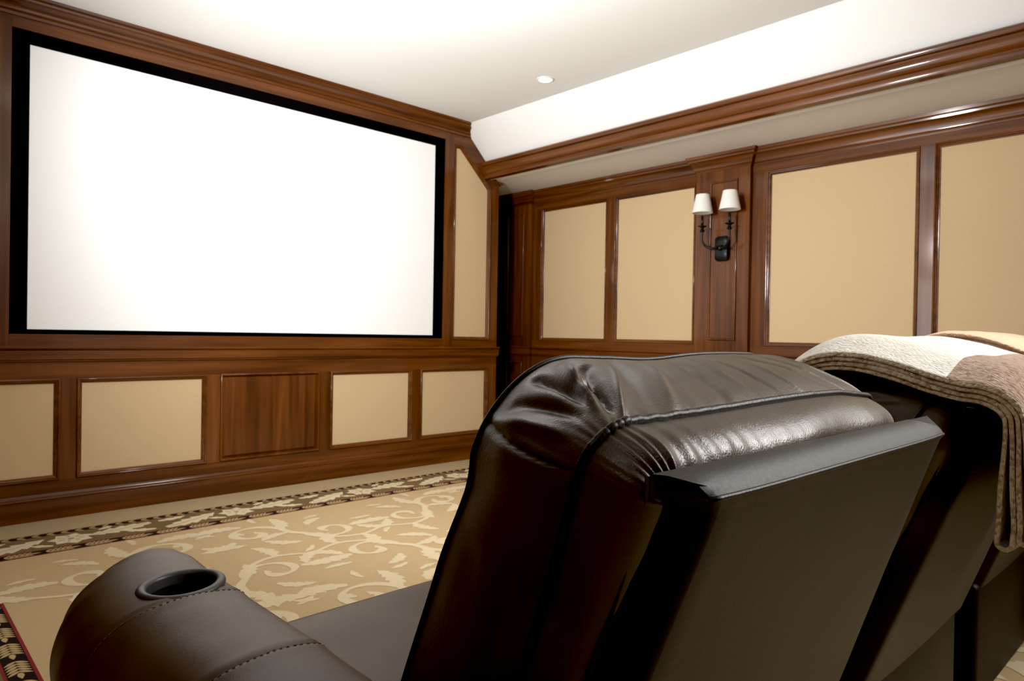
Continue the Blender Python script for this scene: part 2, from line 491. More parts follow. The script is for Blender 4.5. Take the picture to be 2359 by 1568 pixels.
PR_CROWN = [(0, 2.272), (.007, 2.272), (.010, 2.284), (.020, 2.292), (.022, 2.304), (.034, 2.330), (.046, 2.346), (.052, 2.349), (.054, 2.360), (.064, 2.368), (.067, SOF-.001), (0, SOF-.001)]
v, fc = sweep_plan(pth, PR_CROWN, 1); tag(mesh_obj('trim_3', v, fc, WY, None, 'angle'), kind='structure')
v, fc = sweep_plan(pth, PR_RAIL, 1); tag(mesh_obj('trim_4', v, fc, WY, None, 'angle'), kind='structure')
v, fc = sweep_plan(pth, PR_BASE, 1); tag(mesh_obj('baseboard_right', v, fc, WY, None, 'angle'), kind='structure')

# ---- wooden beam moulding along the foot of the sloped ceiling
bp_ = [(.352, 2.516), (.330, 2.5205), (.310, 2.516), (.300, 2.506), (.299, 2.492), (.306, 2.482), (.322, 2.478), (.322, 2.470), (.310, 2.466), (.306, 2.456), (.309, 2.436), (.320, 2.418), (.334, 2.410), (.334, 2.402), (.322, 2.398), (.320, 2.386), (.326, 2.373), (.376, 2.371), (.376, 2.385)]
for nm, sgn in (('trim_5', 1), ('trim_6', -1)):
    V = []; k = len(bp_)
    for y in (YB, -BH-.001):
        V += [(x if sgn == 1 else 2*XC-x, y, z) for x, z in bp_]
    F = [(i, (i+1) % k, k+(i+1) % k, k+i) for i in range(k)] + [tuple(range(k)), tuple(range(k, 2*k))]
    tag(mesh_obj(nm, V, F, WY, None, 'angle'), kind='structure')
m = MB(); m.box(.3765, .412, YB, .12, 2.378, 2.45); tag(m.build('trim_7', CREAM), kind='structure')
# return of the beam moulding behind the end of the screen wall
m = MB(); m.prism([(.50, 2.386), (.50, 2.352), (.53, 2.345), (.57, 2.36), (.60, 2.386)], lambda p, q, h: (p, h, q), .02, .10)
tag(m.build('trim_8', WX), kind='structure')

# ---- walls behind the camera and beyond the screen wall
m = MB(); m.box(XL-.12, XL, YB, YF, 0, SOF+.05); wl = tag(m.build('wall_left', WY), kind='structure')
m = MB(); m.box(XL-.1, XR+.1, YB-.12, YB, 0, CZ+.05); wb = tag(m.build('wall_back', WX), kind='structure')
m = MB(); m.box(XL-.1, XR+.1, YF, YF+.12, 0, CZ+.05); tag(m.build('wall_recess', WZ), kind='structure')
LWf = lambda p, q, h: (XL+h, p, q)
BWf = lambda p, q, h: (p, YB+h, q)
for a, b in [(-6.35, -5.45), (-5.25, -4.35), (-4.16, -3.255), (-3.123, -2.221), (-1.604, -.887)]:
    raised_panel(wl, LWf, rect(a, b, RB, RT)); raised_panel(wl, LWf, rect(a, b, ZB, ZT))
for a, b in [(-3.8, -2.6), (-2.3, -.8), (-.5, .7)]:
    raised_panel(wb, BWf, rect(a, b, RB, RT)); raised_panel(wb, BWf, rect(a, b, ZB, ZT))

# ------------------------------------------------------------------ projection screen
ps = empty('projection_screen', (XC, -.002, 1.0))
tag(ps, 'large blank white projection screen with black border set in wood wall', 'screen')
def loc(o):   # vertices given in world space -> parent space
    d = o.parent.location
    for v in o.data.vertices: v.co -= d
    return o
m = MB(); m.box(-2.886, -.1839, -.006, -.001, 1.0373, 2.5589); loc(m.build('screen_surface', SCREEN, ps))
m = MB()
for (a, b, c, d) in ((OL+.001, -2.886, OB+.001, OT-.001), (-.1839, OR-.001, OB+.001, OT-.001), (-2.886, -.1839, OB+.001, 1.0373), (-2.886, -.1839, 2.5589, OT-.001)):
    m.box(a, b, -.009, .0, c, d)
loc(m.build('screen_border', VELVET, ps))

# ------------------------------------------------------------------ recessed ceiling light
rl = empty('recessed_light', (-.18, -1.219, CZ))
tag(rl, 'small round lit recessed light in the flat white ceiling', 'light')
v, fc = lathe([(.046, -.001), (.046, -.006), (.058, -.004), (.060, -.0005)], 40); mesh_obj('trim_ring', v, fc, WHITE_TRIM, rl, True)
v, fc = lathe([(0.0005, -.003), (.045, -.003)], 40); mesh_obj('lens', v, fc, LENS, rl, True)

# ------------------------------------------------------------------ wall sconce
sc = empty('wall_sconce', (XR-PH-.012, -1.888, 1.70))
tag(sc, 'black iron wall sconce with two white tapered shades on the wood pilaster', 'lamp')
oc = []
for a, b in ((-.058, -.045), (-.058, .045), (-.050, .070), (-.034, .083), (.034, .083), (.050, .070), (.058, .045), (.058, -.045), (.050, -.070), (.034, -.083), (-.034, -.083), (-.050, -.070)):
    oc.append((a*(.9 if abs(b) < .05 else 1), b))
V = []; n = len(oc)
for k, h in ((1.08, 0), (1.08, -.010), (.90, -.024), (.55, -.027)):
    V += [(h, a*k, b*k) for a, b in oc]
F = [(i*n+j, i*n+(j+1) % n, (i+1)*n+(j+1) % n, (i+1)*n+j) for i in range(3) for j in range(n)] + [tuple(range(3*n, 4*n)), tuple(range(n))]
mesh_obj('back_plate', V, F, IRON, sc, 'angle')
v, fc = lathe([(0.001, .03), (.014, .028), (.018, .018), (.022, 0)], 20)
mesh_obj('boss', [(-.02-z, x, y) for x, y, z in v], fc, IRON, sc, True)
for sg in (1, -1):
    bx, by = -.105, .108*sg - .004
    zc = .145
    path = catmull([(-.028, .012*sg, .015), (-.060, .035*sg, -.002), (-.085, .080*sg, .012), (bx, by, .055), (bx, by, .105), (bx, by, zc)], 8)
    a = MB(); a.add(*tube(path, lambda t: .0092 - .0015*t, 10))
    a.add(*lathe([(.001, zc-.032), (.014, zc-.030), (.019, zc-.020), (.013, zc-.010), (.010, zc-.004), (.014, zc+.004), (.030, zc+.010), (.033, zc+.016), (.028, zc+.016), (.010, zc+.014), (.001, zc+.014)], 24, (bx, by, 0)))
    arm = a.build('arm', IRON, sc, 'angle')
    v, fc = lathe([(.001, zc+.012), (.0095, zc+.012), (.0085, zc+.088), (.001, zc+.088)], 16, (bx, by, 0))
    mesh_obj('candle_sleeve', v, fc, IRON, arm, True)
    z0 = zc+.122
    a = MB()
    # pleated fabric shade, open at top and bottom
    seg = 72; prof = [(.073, 0), (.0725, .004), (.048, .128), (.0475, .132)]
    V = []
    for rr, z in prof + [(r_-.0015, z_) for r_, z_ in prof[::-1]]:
        for k_ in range(seg):
            t = 2*PI*k_/seg; q = rr*(1 + .010*math.cos(24*t))
            V.append((bx+q*math.cos(t), by+q*math.sin(t), z0-.012+z))
    np_ = len(prof)*2
    F = [(i*seg+j, i*seg+(j+1) % seg, ((i+1) % np_)*seg+(j+1) % seg, ((i+1) % np_)*seg+j) for i in range(np_) for j in range(seg)]
    a.add(V, F)
    a.build('lamp_shade', SHADE, sc, 'angle')

# ------------------------------------------------------------------ carpet with inlaid border (one mesh)
CP = MB(); CM = [C_FIELD, C_OLIVE, C_BLACK, C_RED, C_LEAF, C_LEAF2, C_SCROLL, C_VEIN]
XI0, XI1, YI0, YI1 = -3.140, .300, -6.55, -.722      # inside edge of the border
bands = [(0, .010, 3), (.010, .078, 2), (.078, .087, 3), (.087, .327, 1), (.327, .373, 2), (.373, .384, 3)]
z_ = .004
CP.add([(XI0, YI0, z_), (XI1, YI0, z_), (XI1, YI1, z_), (XI0, YI1, z_)], [(0, 1, 2, 3)], 0)
for a, b, mi in bands:
    ri = [(XI0-a, YI0-a), (XI1+a, YI0-a), (XI1+a, YI1+a), (XI0-a, YI1+a)]
    ro = [(XI0-b, YI0-b), (XI1+b, YI0-b), (XI1+b, YI1+b), (XI0-b, YI1+b)]
    CP.add([(*p, z_) for p in ri] + [(*p, z_) for p in ro], [(i, (i+1) % 4, 4+(i+1) % 4, 4+i) for i in range(4)], mi)
E_ = .384
ro = [(XI0-E_, YI0-E_), (XI1+E_, YI0-E_), (XI1+E_, YI1+E_), (XI0-E_, YI1+E_)]
CP.add([(*p, z_) for p in ro] + [(*p, 0) for p in ro], [(i, (i+1) % 4, 4+(i+1) % 4, 4+i) for i in range(4)], 3)

LV = [0]
def ribbon(pts, wf, mi, lift=None):
    """tapered flat stroke of coloured pile on the carpet"""
    LV[0] += 1
    z = z_ + (.0002 + LV[0]*5e-7 if lift is None else lift + LV[0]*5e-7)
    P = [Vector((p[0], p[1])) for p in pts]; n = len(P); V = []
    for i, p in enumerate(P):
        t = (P[min(i+1, n-1)] - P[max(i-1, 0)])
        t = t.normalized() if t.length > 1e-9 else Vector((1, 0)); nn = Vector((-t.y, t.x))
        w = wf(i/(n-1))
        V += [(p.x+nn.x*w, p.y+nn.y*w, z), (p.x-nn.x*w, p.y-nn.y*w, z)]
    CP.add(V, [(2*i, 2*i+1, 2*i+3, 2*i+2) for i in range(n-1)], mi)

def leaf(x, y, ang, L, w, mi, lobes=5, curl=0.0, vein=None):
    """acanthus leaf: jagged lobed outline along a curved spine"""
    n = lobes*8; pts = []
    px, py, a = x, y, ang
    for i in range(n+1):
        pts.append((px, py)); a += curl/n; px += math.cos(a)*L/n; py += math.sin(a)*L/n
    def wf(t):
        env = math.sin(PI*min(1, t*.92+.06))**.8
        ph = (t*lobes) % 1
        return w*env*(.45+.55*(1-ph)**.7)
    ribbon(pts, wf, mi)
    if vein is not None: ribbon(pts[2:-4], lambda t: w*.07*(1-t*.6), vein, .0012)

def spiral(cx, cy, r0, r1, a0, turns, w0, w1, mi):
    n = int(30*abs(turns))+6; pts = []
    for i in range(n+1):
        t = i/n; rr = r0+(r1-r0)*t**.8; a = a0+turns*2*PI*t
        pts.append((cx+rr*math.cos(a), cy+rr*math.sin(a)))
    ribbon(pts, lambda t: w0+(w1-w0)*t, mi)
    return pts

def blossom(x, y, rr, mi, n=6, vein=None):
    for k in range(n):
        a = 2*PI*k/n+.3
        leaf(x+math.cos(a)*rr*.15, y+math.sin(a)*rr*.15, a, rr, rr*.42, mi, 2)
    if vein is not None:
        for k in range(n):
            a = 2*PI*k/n+.3+PI/n
            ribbon([(x+math.cos(a)*rr*.35, y+math.sin(a)*rr*.35), (x+math.cos(a)*rr*.7, y+math.sin(a)*rr*.7)], lambda t: rr*.05, vein, .0012)
        ribbon([(x-rr*.12, y), (x+rr*.12, y)], lambda t: rr*.12, vein, .0014)

# border ornament, running along each side: fn maps (along, across from the inside edge) to x,y
def border(fn, length, flip):
    def LF(s, c, ang, L, w, mi, lobes=5, curl=0., vein=None):
        x, y = fn(s, c); x2, y2 = fn(s+math.cos(ang)*.01, c+math.sin(ang)*.01)
        leaf(x, y, math.atan2(y2-y, x2-x), L, w, mi, lobes, curl*flip, vein)
    s = .05; per = .82
    while s < length:
        LF(s+.02, .120, .30, .33, .062, 4, 5, .3, 7)
        LF(s+.02, .275, -.1, .15, .030, 4, 3, .5)
        x, y = fn(s+.42, .205); blossom(x, y, .085, 4, 7, 7)
        LF(s+.33, .12, 2.6, .10, .022, 4, 2)
        LF(s+.80, .275, PI+.35, .31, .060, 4, 5, -.3, 7)
        LF(s+.79, .130, PI-.15, .15, .030, 4, 3, -.5)
        LF(s+.56, .29, .5, .08, .022, 4, 2)
        s += per
    s = 0.02
    while s < length:                     # leaf chain in the narrow dark bands
        for k in range(5):
            for sg in (1, -1):
                LF(s+k*.020, .044, (.85 if sg > 0 else -.85), .042, .0085, 5, 1)
        LF(s+.095, .044, 0, .045, .011, 5, 1)
        s += .160
    s = 0.02
    while s < length:
        for sg in (1, -1): LF(s, .350, sg*.6, .045, .009, 5, 2)
        s += .062
border(lambda s, c: (XI0-.1+s, YI1+c), XI1-XI0+.2, 1)
border(lambda s, c: (XI0-c, YI1-.02-s), YI1-YI0-.75, 1)
border(lambda s, c: (XI1+c, YI1-s), YI1-YI0-.75, -1)

# scrolling foliage of the field
def scroll(ox, oy, sx, sy, k):
    T = lambda x, y: (ox+sx*x*k, oy+sy*y*k)
    def SP(cx, cy, r0, r1, a0, tn, w0, w1):
        n = int(34*abs(tn))+6; pts = []
        for i in range(n+1):
            t = i/n; rr = r0+(r1-r0)*t**.85; a = a0+tn*2*PI*t
            pts.append(T(cx+rr*math.cos(a), cy+rr*math.sin(a)))
        ribbon(pts, lambda t: 1.5*(w0+(w1-w0)*t)*k*(1+.35*math.sin(t*19)), 6)
    def LFT(x, y, ang, L, w, lobes=4, curl=0.):
        px, py = T(x, y); qx, qy = T(x+math.cos(ang)*.01, y+math.sin(ang)*.01)
        leaf(px, py, math.atan2(qy-py, qx-px), L*k*1.12, w*k*1.2, 6, lobes, curl*sx*sy)
    SP(.20, .10, .155, .025, PI, -1.15, .010, .015)          # first volute
    SP(-.16, -.06, .145, .03, 0, -1.1, .010, .013)           # counter volute
    ribbon([T(x, y) for x, y in [tuple(p) for p in catmull([(.045, .10), (.03, .02), (-.02, -.05), (-.1, -.19), (-.24, -.25), (-.38, -.20)], 10)]], lambda t: (.021-.011*t)*k, 6)
    LFT(.05, .10, 2.2, .22, .040, 5, -.9)
    LFT(.05, .02, .2, .16, .030, 4, -1.1)
    LFT(-.02, -.06, -2.4, .17, .034, 4, .9)
    LFT(.20, .26, .5, .24, .042, 5, -1.0)
    LFT(.33, .02, -.9, .19, .034, 4, 1.0)
    LFT(-.28, -.06, 2.7, .20, .038, 5, 1.0)
    LFT(-.24, -.25, -2.0, .18, .034, 4, 1.2)
    LFT(-.38, -.20, 2.9, .17, .032, 4, -1.1)
    LFT(-.10, .09, 1.9, .15, .028, 4, 1.2)
    LFT(.20, -.05, -1.9, .18, .032, 4, -1.1)
    LFT(.24, .12, 1.0, .06, .022, 2)
    for dx, dy, a in ((.1, .3, 1.2), (-.15, .22, 2.5), (.36, .2, .1), (.05, -.26, -1.2), (-.34, .05, 2.9)):
        LFT(dx, dy, a, .10, .016, 2, .8)
px_, py_ = .80, .64
j = 0; y = YI1-.40
while y > YI0+.3:
    i = 0; x = XI0+.47 + (.30 if j % 2 else 0)
    while x < XI1-.2:
        scroll(x, y, 1 if (i+j) % 2 == 0 else -1, 1 if j % 2 == 0 else -1, .98)
        x += px_; i += 1
    y -= py_*.86; j += 1
cp = CP.build('patterned_carpet', CM, None, False, False)
tag(cp, 'golden tan carpet with cream leafy scrolls and dark leaf border', 'carpet')

# ------------------------------------------------------------------ recliners
TH = math.radians(20)
ET = Vector((0, -math.sin(TH), math.cos(TH))); EN = Vector((0, math.cos(TH), math.sin(TH)))
A0 = Vector((0, -.454, .925))
def rec(x, t, m): return A0 + Vector((x, 0, 0)) + ET*t + EN*m

def lerp_tab(tab, x):
    if x <= tab[0][0]: return tab[0][1]
    for (a, va), (b, vb) in zip(tab, tab[1:]):
        if x <= b:
            q = (x-a)/(b-a); q = q*q*(3-2*q)*.5 + q*.5
            return va+(vb-va)*q
    return tab[-1][1]

def outline(hw, cx, top, rad, bot, nside, ncorn, ntop):
    """open U from bottom-left over the top to bottom-right: (x,t), outward normal"""
    out = []
    for i in range(nside):
        t = bot + (top-rad-bot)*i/nside
        out.append((Vector((cx-hw(t), t)), Vector((-1, 0))))
    h = hw(top-rad)
    for i in range(ncorn):
        a = PI - (PI/2)*i/ncorn
        out.append((Vector((cx-h+rad+rad*math.cos(a), top-rad+rad*math.sin(a))), Vector((math.cos(a), math.sin(a)))))
    for i in range(ntop):
        x = (cx-h+rad) + (2*h-2*rad)*i/ntop
        out.append((Vector((x, top)), Vector((0, 1))))
    for i in range(ncorn):
        a = PI/2 - (PI/2)*i/ncorn
        out.append((Vector((cx+h-rad+rad*math.cos(a), top-rad+rad*math.sin(a))), Vector((math.cos(a), math.sin(a)))))
    for i in range(nside+1):
        t = top-rad - (top-rad-bot)*i/nside
        out.append((Vector((cx+hw(t), t)), Vector((1, 0))))
    return out

def seg_dist(p, a, b):
    ab = b-a; t = max(0, min(1, (p-a).dot(ab)/max(1e-9, ab.dot(ab))))
    return (p-(a+ab*t)).length, t

def build_cushion(parent, sag=0.0, fine=True):
    k = 1 if fine else .5
    NS, NC, NT = int(60*k), int(44*k), int(170*k)
    fhw = lambda t: lerp_tab([(-.60, .345), (-.43, .345), (-.25, .335), (-.15, .322), (-.07, .336), (0, .338)], t)
    bhw = lambda t: lerp_tab([(-.60, .335), (-.18, .336), (-.04, .344), (0, .344)], t)
    of = outline(fhw, 0, .006, .115, -.60, NS, NC, NT)
    ob = outline(bhw, -.022, .016, .048 if sag < .01 else .085, -.60, NS, NC, NT)
    n = len(of)
    ctop = [0.0]*n
    for i in range(n):                              # soft sagging of the upper edge
        x, t = of[i][0]
        top = max(0, 1-abs(t-.006)/.05)
        of[i][0].y += top*(-.004*math.exp(-((x+.05)/.07)**2) + .002*math.sin(x*13)) - sag*max(0, 1-abs(t)/.4)
        x, t = ob[i][0]
        top = max(0, 1-abs(t-.016)/.05)
        ob[i][0].x -= .012*max(0, min(1, (x-.18)/.13))
        ob[i][0].y += top*(.003*math.sin(x*9+1) - .010*max(0, x-.15)/.17) - sag*.6*max(0, 1-abs(t)/.4)
    MF, MBK = .272, .100
    NG, NP, NF = int(56*k), int(30*k), 8
    # arc length along the gusset for the wrinkle pattern
    arc = [0.0]
    for i in range(1, n): arc.append(arc[-1] + (of[i][0]-of[i-1][0]).length)
    iL = NS + NC//2                                  # middle of the left corner
    aL = arc[iL]; aR = arc[NS+NC+NT+NC//2]
    # creases: (arc - aL, v) from, to, half width, depth (m)
    CR = [((.020, .18), (.035, .72), .010, -.0065), ((.055, .22), (.040, .80), .009, .0060), ((.090, .30), (.062, .88), .010, -.0070),
          ((.110, .38), (.085, .95), .008, .0050), ((.15, .12), (.125, .85), .012, -.0048), ((.185, .25), (.150, .96), .009, .0040),
          ((-.020, .25), (.005, .75), .011, -.0045), ((-.045, .15), (-.030, .80), .010, .0035), ((.075, .12), (.075, .42), .014, -.0050),
          ((.05, .55), (.075, .62), .014, -.0060), ((.21, .10), (.19, .70), .010, -.0028), ((.25, .30), (.225, .98), .007, -.0030),
          ((.29, .15), (.275, .85), .008, .0022), ((.33, .10), (.320, .95), .006, -.0024), ((.37, .35), (.365, 1.), .006, .0020),
          ((.41, .08), (.43, .90), .007, -.0022), ((.46, .25), (.47, 1.), .006, -.0020), ((.50, .15), (.53, .95), .006, .0020),
          ((.55, .20), (.575, .95), .006, -.0026), ((.59, .10), (.605, .9), .008, .0030), ((.63, .2), (.635, .9), .007, -.0030)]
    CR = [(Vector((a[0]*1.0, a[1]*.17)), Vector((b[0], b[1]*.17)), w, d) for a, b, w, d in CR]
    V = []; rows = []
    for i in range(n):
        pf, nf = of[i]; pb, nb = ob[i]
        s = arc[i]-aL
        row = []
        # front face, swelling towards the sitter
        for j in range(NF):
            q = j/NF; kk = q
            x = pf.x*kk*1.0; t = -.28 + (pf.y+.28)*kk
            row.append(rec(x, t, MF + .055*(1-kk**3)))
        # gusset from front piping to back piping
        for j in range(NG+1):
            v = j/NG
            p = pf.lerp(pb, v); nn = nf.lerp(nb, v).normalized()
            bul = .013*math.sin(PI*v)**.8
            side = abs(nn.x)
            if s > .1: bul *= 1 + .5*max(0, min(1, (s-.40)/.25))
            h = 0.0
            q = Vector((s, v*.17))
            for a, b, w, d in CR:
                ds, tt = seg_dist(q, a, b)
                w *= .85
                if ds < 3*w: h += d*(2.1 if a.x < .17 else 1.25)*math.exp(-(ds/w)**2)*(math.sin(PI*min(1, tt*.9+.08))**.5)
            nz = noise.noise(Vector((s*22+v*1.5, v*2.2, 3.1)))*.0016 + noise.noise(Vector((s*60+v*4, v*3, 8.2)))*.0007
            nz += noise.noise(Vector((s*9, v*4.0, 1.7)))*.0022
            h += nz*math.sin(PI*v)**.5
            # dimples where the leather is gathered against the back piping at the corner
            if v > .70 and s > -.03: h -= .0022*((v-.70)/.30)**1.2*(1-v*.3)*(.5+.5*math.sin(s*2*PI/.021+2*noise.noise(Vector((s*30, 0, 0)))))*math.exp(-max(0, s-.10)/.10)
            # mitre seam from the front piping to the back piping, just under the corner
            sm = seg_dist(q, Vector((-.048, 0)), Vector((-.090, .17)))[0]
            h += (-.0045*math.exp(-(sm/.0032)**2) + .0018*math.exp(-((sm-.010)/.006)**2))*math.sin(PI*v)**.4
            row.append(rec(p.x+nn.x*(bul+h), p.y+nn.y*(bul+h), MF+(MBK-MF)*v))
        # pouch below the back piping, tucked into the shell
        for j in range(1, NP+1):
            w = j/NP
            inn = .010*w + .055*w**2.2
            pin = max(0, min(1, (pb.x-.08)/.22)); pin = .070*w**.7*pin*pin*(1+.06*math.sin(pb.x*300+pb.y*300))
            mm = MBK - .068*math.sin(w*PI/2)**.9
            ph = s + .010*w*math.sin(s*31) + .006*noise.noise(Vector((s*25, w*1.5, 5)))
            g = (.5+.5*math.sin(ph*2*PI/.023 + 4*noise.noise(Vector((s*9, .3, 5)))))*(.55+.9*abs(noise.noise(Vector((s*21, 4.2, .5)))))
            near = 1.25*math.exp(-abs(s-.085)/.060) + .8*math.exp(-abs(arc[i]-aR)/.035)
            h = -.0055*g*near*math.sin(PI*min(1, w*.85+.15))**1.0
            h += (noise.noise(Vector((s*11+w*.8, w*1.6, 9)))*.0042 + noise.noise(Vector((s*26+w, w*2.5, 2)))*.0012)*math.sin(PI*w)
            bul = .010*math.sin(PI*w)
            row.append(rec(pb.x-pin-nb.x*inn+nb.x*(bul+h)*.7, pb.y-nb.y*inn+nb.y*(bul+h)*.7, mm-(bul+h)*.7))
        rows.append(row)
    nv = len(rows[0])
    V = [p for row in rows for p in row]
    c = mesh_obj('back_cushion', V, grid_faces(n, nv), LEA, parent, True)
    # piping
    fp = [rows[i][NF] + (EN*.002 + Vector((of[i][1].x, 0, 0))*.001 + ET*of[i][1].y*.001) for i in range(0, n, 2)]
    bpth = [rows[i][NF+NG] + (ET*ob[i][1].y*.002 + Vector((ob[i][1].x, 0, 0))*.002) for i in range(0, n, 2)]
    v, fc = tube(fp, .0030, 8); mesh_obj('piping', v, fc, PIPE, c, True)
    m = len(bpth)
    v, fc = tube(catmull(bpth, 2), lambda t: .0046 + .00025*math.sin(t*1500), 10); mesh_obj('piping', v, fc, PIPE, c, True)
    return c

def build_shell(parent):
    rows = []
    hb = lambda t: lerp_tab([(-.62, .366), (-.5, .360), (-.2, .327), (-.05, .313), (-.02, .312), (0, .319)], t)
    cx = lambda t: (.012 + .03*(-t))*min(1, -t/.02) - .002*(1-min(1, -t/.02))
    ts = [-.62, -.55, -.45, -.35, -.25, -.18, -.12, -.08, -.05, -.03, -.018, -.012, -.008, -.004, -.001]
    for t in ts:
        h = hb(t); c = cx(t)
        mb_ = .010*max(0, (t+.012)/.012)**2 if t > -.012 else 0     # rounded rear lip
        lip = -.004*math.exp(-((t+.008)/.006)**2)
        e = .046
        if t > -.02: e = .046
        e = .046 - .018*min(1, -t/.5); fw = .0372 + .070*max(0, min(1, (-t-.30)/.15))
        row = [rec(c-h-e, t, fw), rec(c-h-e, t, .0365), rec(c-h-e*.9, t, .036), rec(c-h-e*.12, t, mb_+lip+.004), rec(c-h+.004, t, mb_+lip)]
        for q in range(1, 20): row.append(rec(c-h+.004+(2*h-.008)*q/20, t, mb_+lip - .003*math.sin(PI*q/20)*min(1, -t/.1)))
        row += [rec(c+h-.004, t, mb_+lip), rec(c+h+e*.12, t, mb_+lip+.004), rec(c+h+e*.9, t, .036), rec(c+h+e, t, .0365), rec(c+h+e, t, fw)]
        rows.append(row)
    n = len(rows[0])
    # top face, from the rear lip forward
    last = rows[-1]
    for mt, tt in ((.012, .003), (.026, .0045), (.0345, .003)):
        row = []
        for q in range(n):
            p = last[q]; mcur = (p-A0).dot(EN); mm = max(mcur, mt)
            sg = 1 if p.x > 0 else -1
            lim = abs(last[2 if sg < 0 else n-3].x)            # outer top edge
            xin = abs(last[4 if sg < 0 else n-5].x)
            xx = p.x
            if 4 <= q <= n-5: xx = p.x*(1 + (lim/xin-1)*max(0, mt/.0345)*(1 if sg < 0 else .15))
            elif sg < 0 and mcur < mt: xx = sg*(abs(p.x) + (lim-abs(p.x))*(mt-mcur)/(.0345-mcur+1e-6))
            if sg > 0: xx = min(p.x, xin - .055*(mt/.0345)**1.3 + .004*max(0, q-(n-5)))
            row.append(rec(xx, -.001 + tt*max(0, min(1, (.036-mcur)/.03)), mm))
        rows.append(row)
    rows.append([rec(p.x*.93, -.05, .0375) for q, p in enumerate(rows[-1])])
    V = [p for row in rows for p in row]
    F = grid_faces(len(rows), n)
    s = mesh_obj('back_shell', V, F, [LEA_SHELL, LEA_SHADE], parent, 'angle')
    assert len(s.data.polygons) == len(F)
    # unlit look of the side faces, painted with the near-black leather copy
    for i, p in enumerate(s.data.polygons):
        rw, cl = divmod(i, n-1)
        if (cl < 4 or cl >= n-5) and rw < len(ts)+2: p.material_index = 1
    # welt along the rear lip and mitre seams at its corners
    w = MB()
    pts = [rec(-.321+.637*i/40, -.0085, -.0045+.003*abs(i/20-1)**6) for i in range(41)]
    w.add(*tube(pts, .0026, 8))
    w.build('welt', PIPE, s, True)
    return s

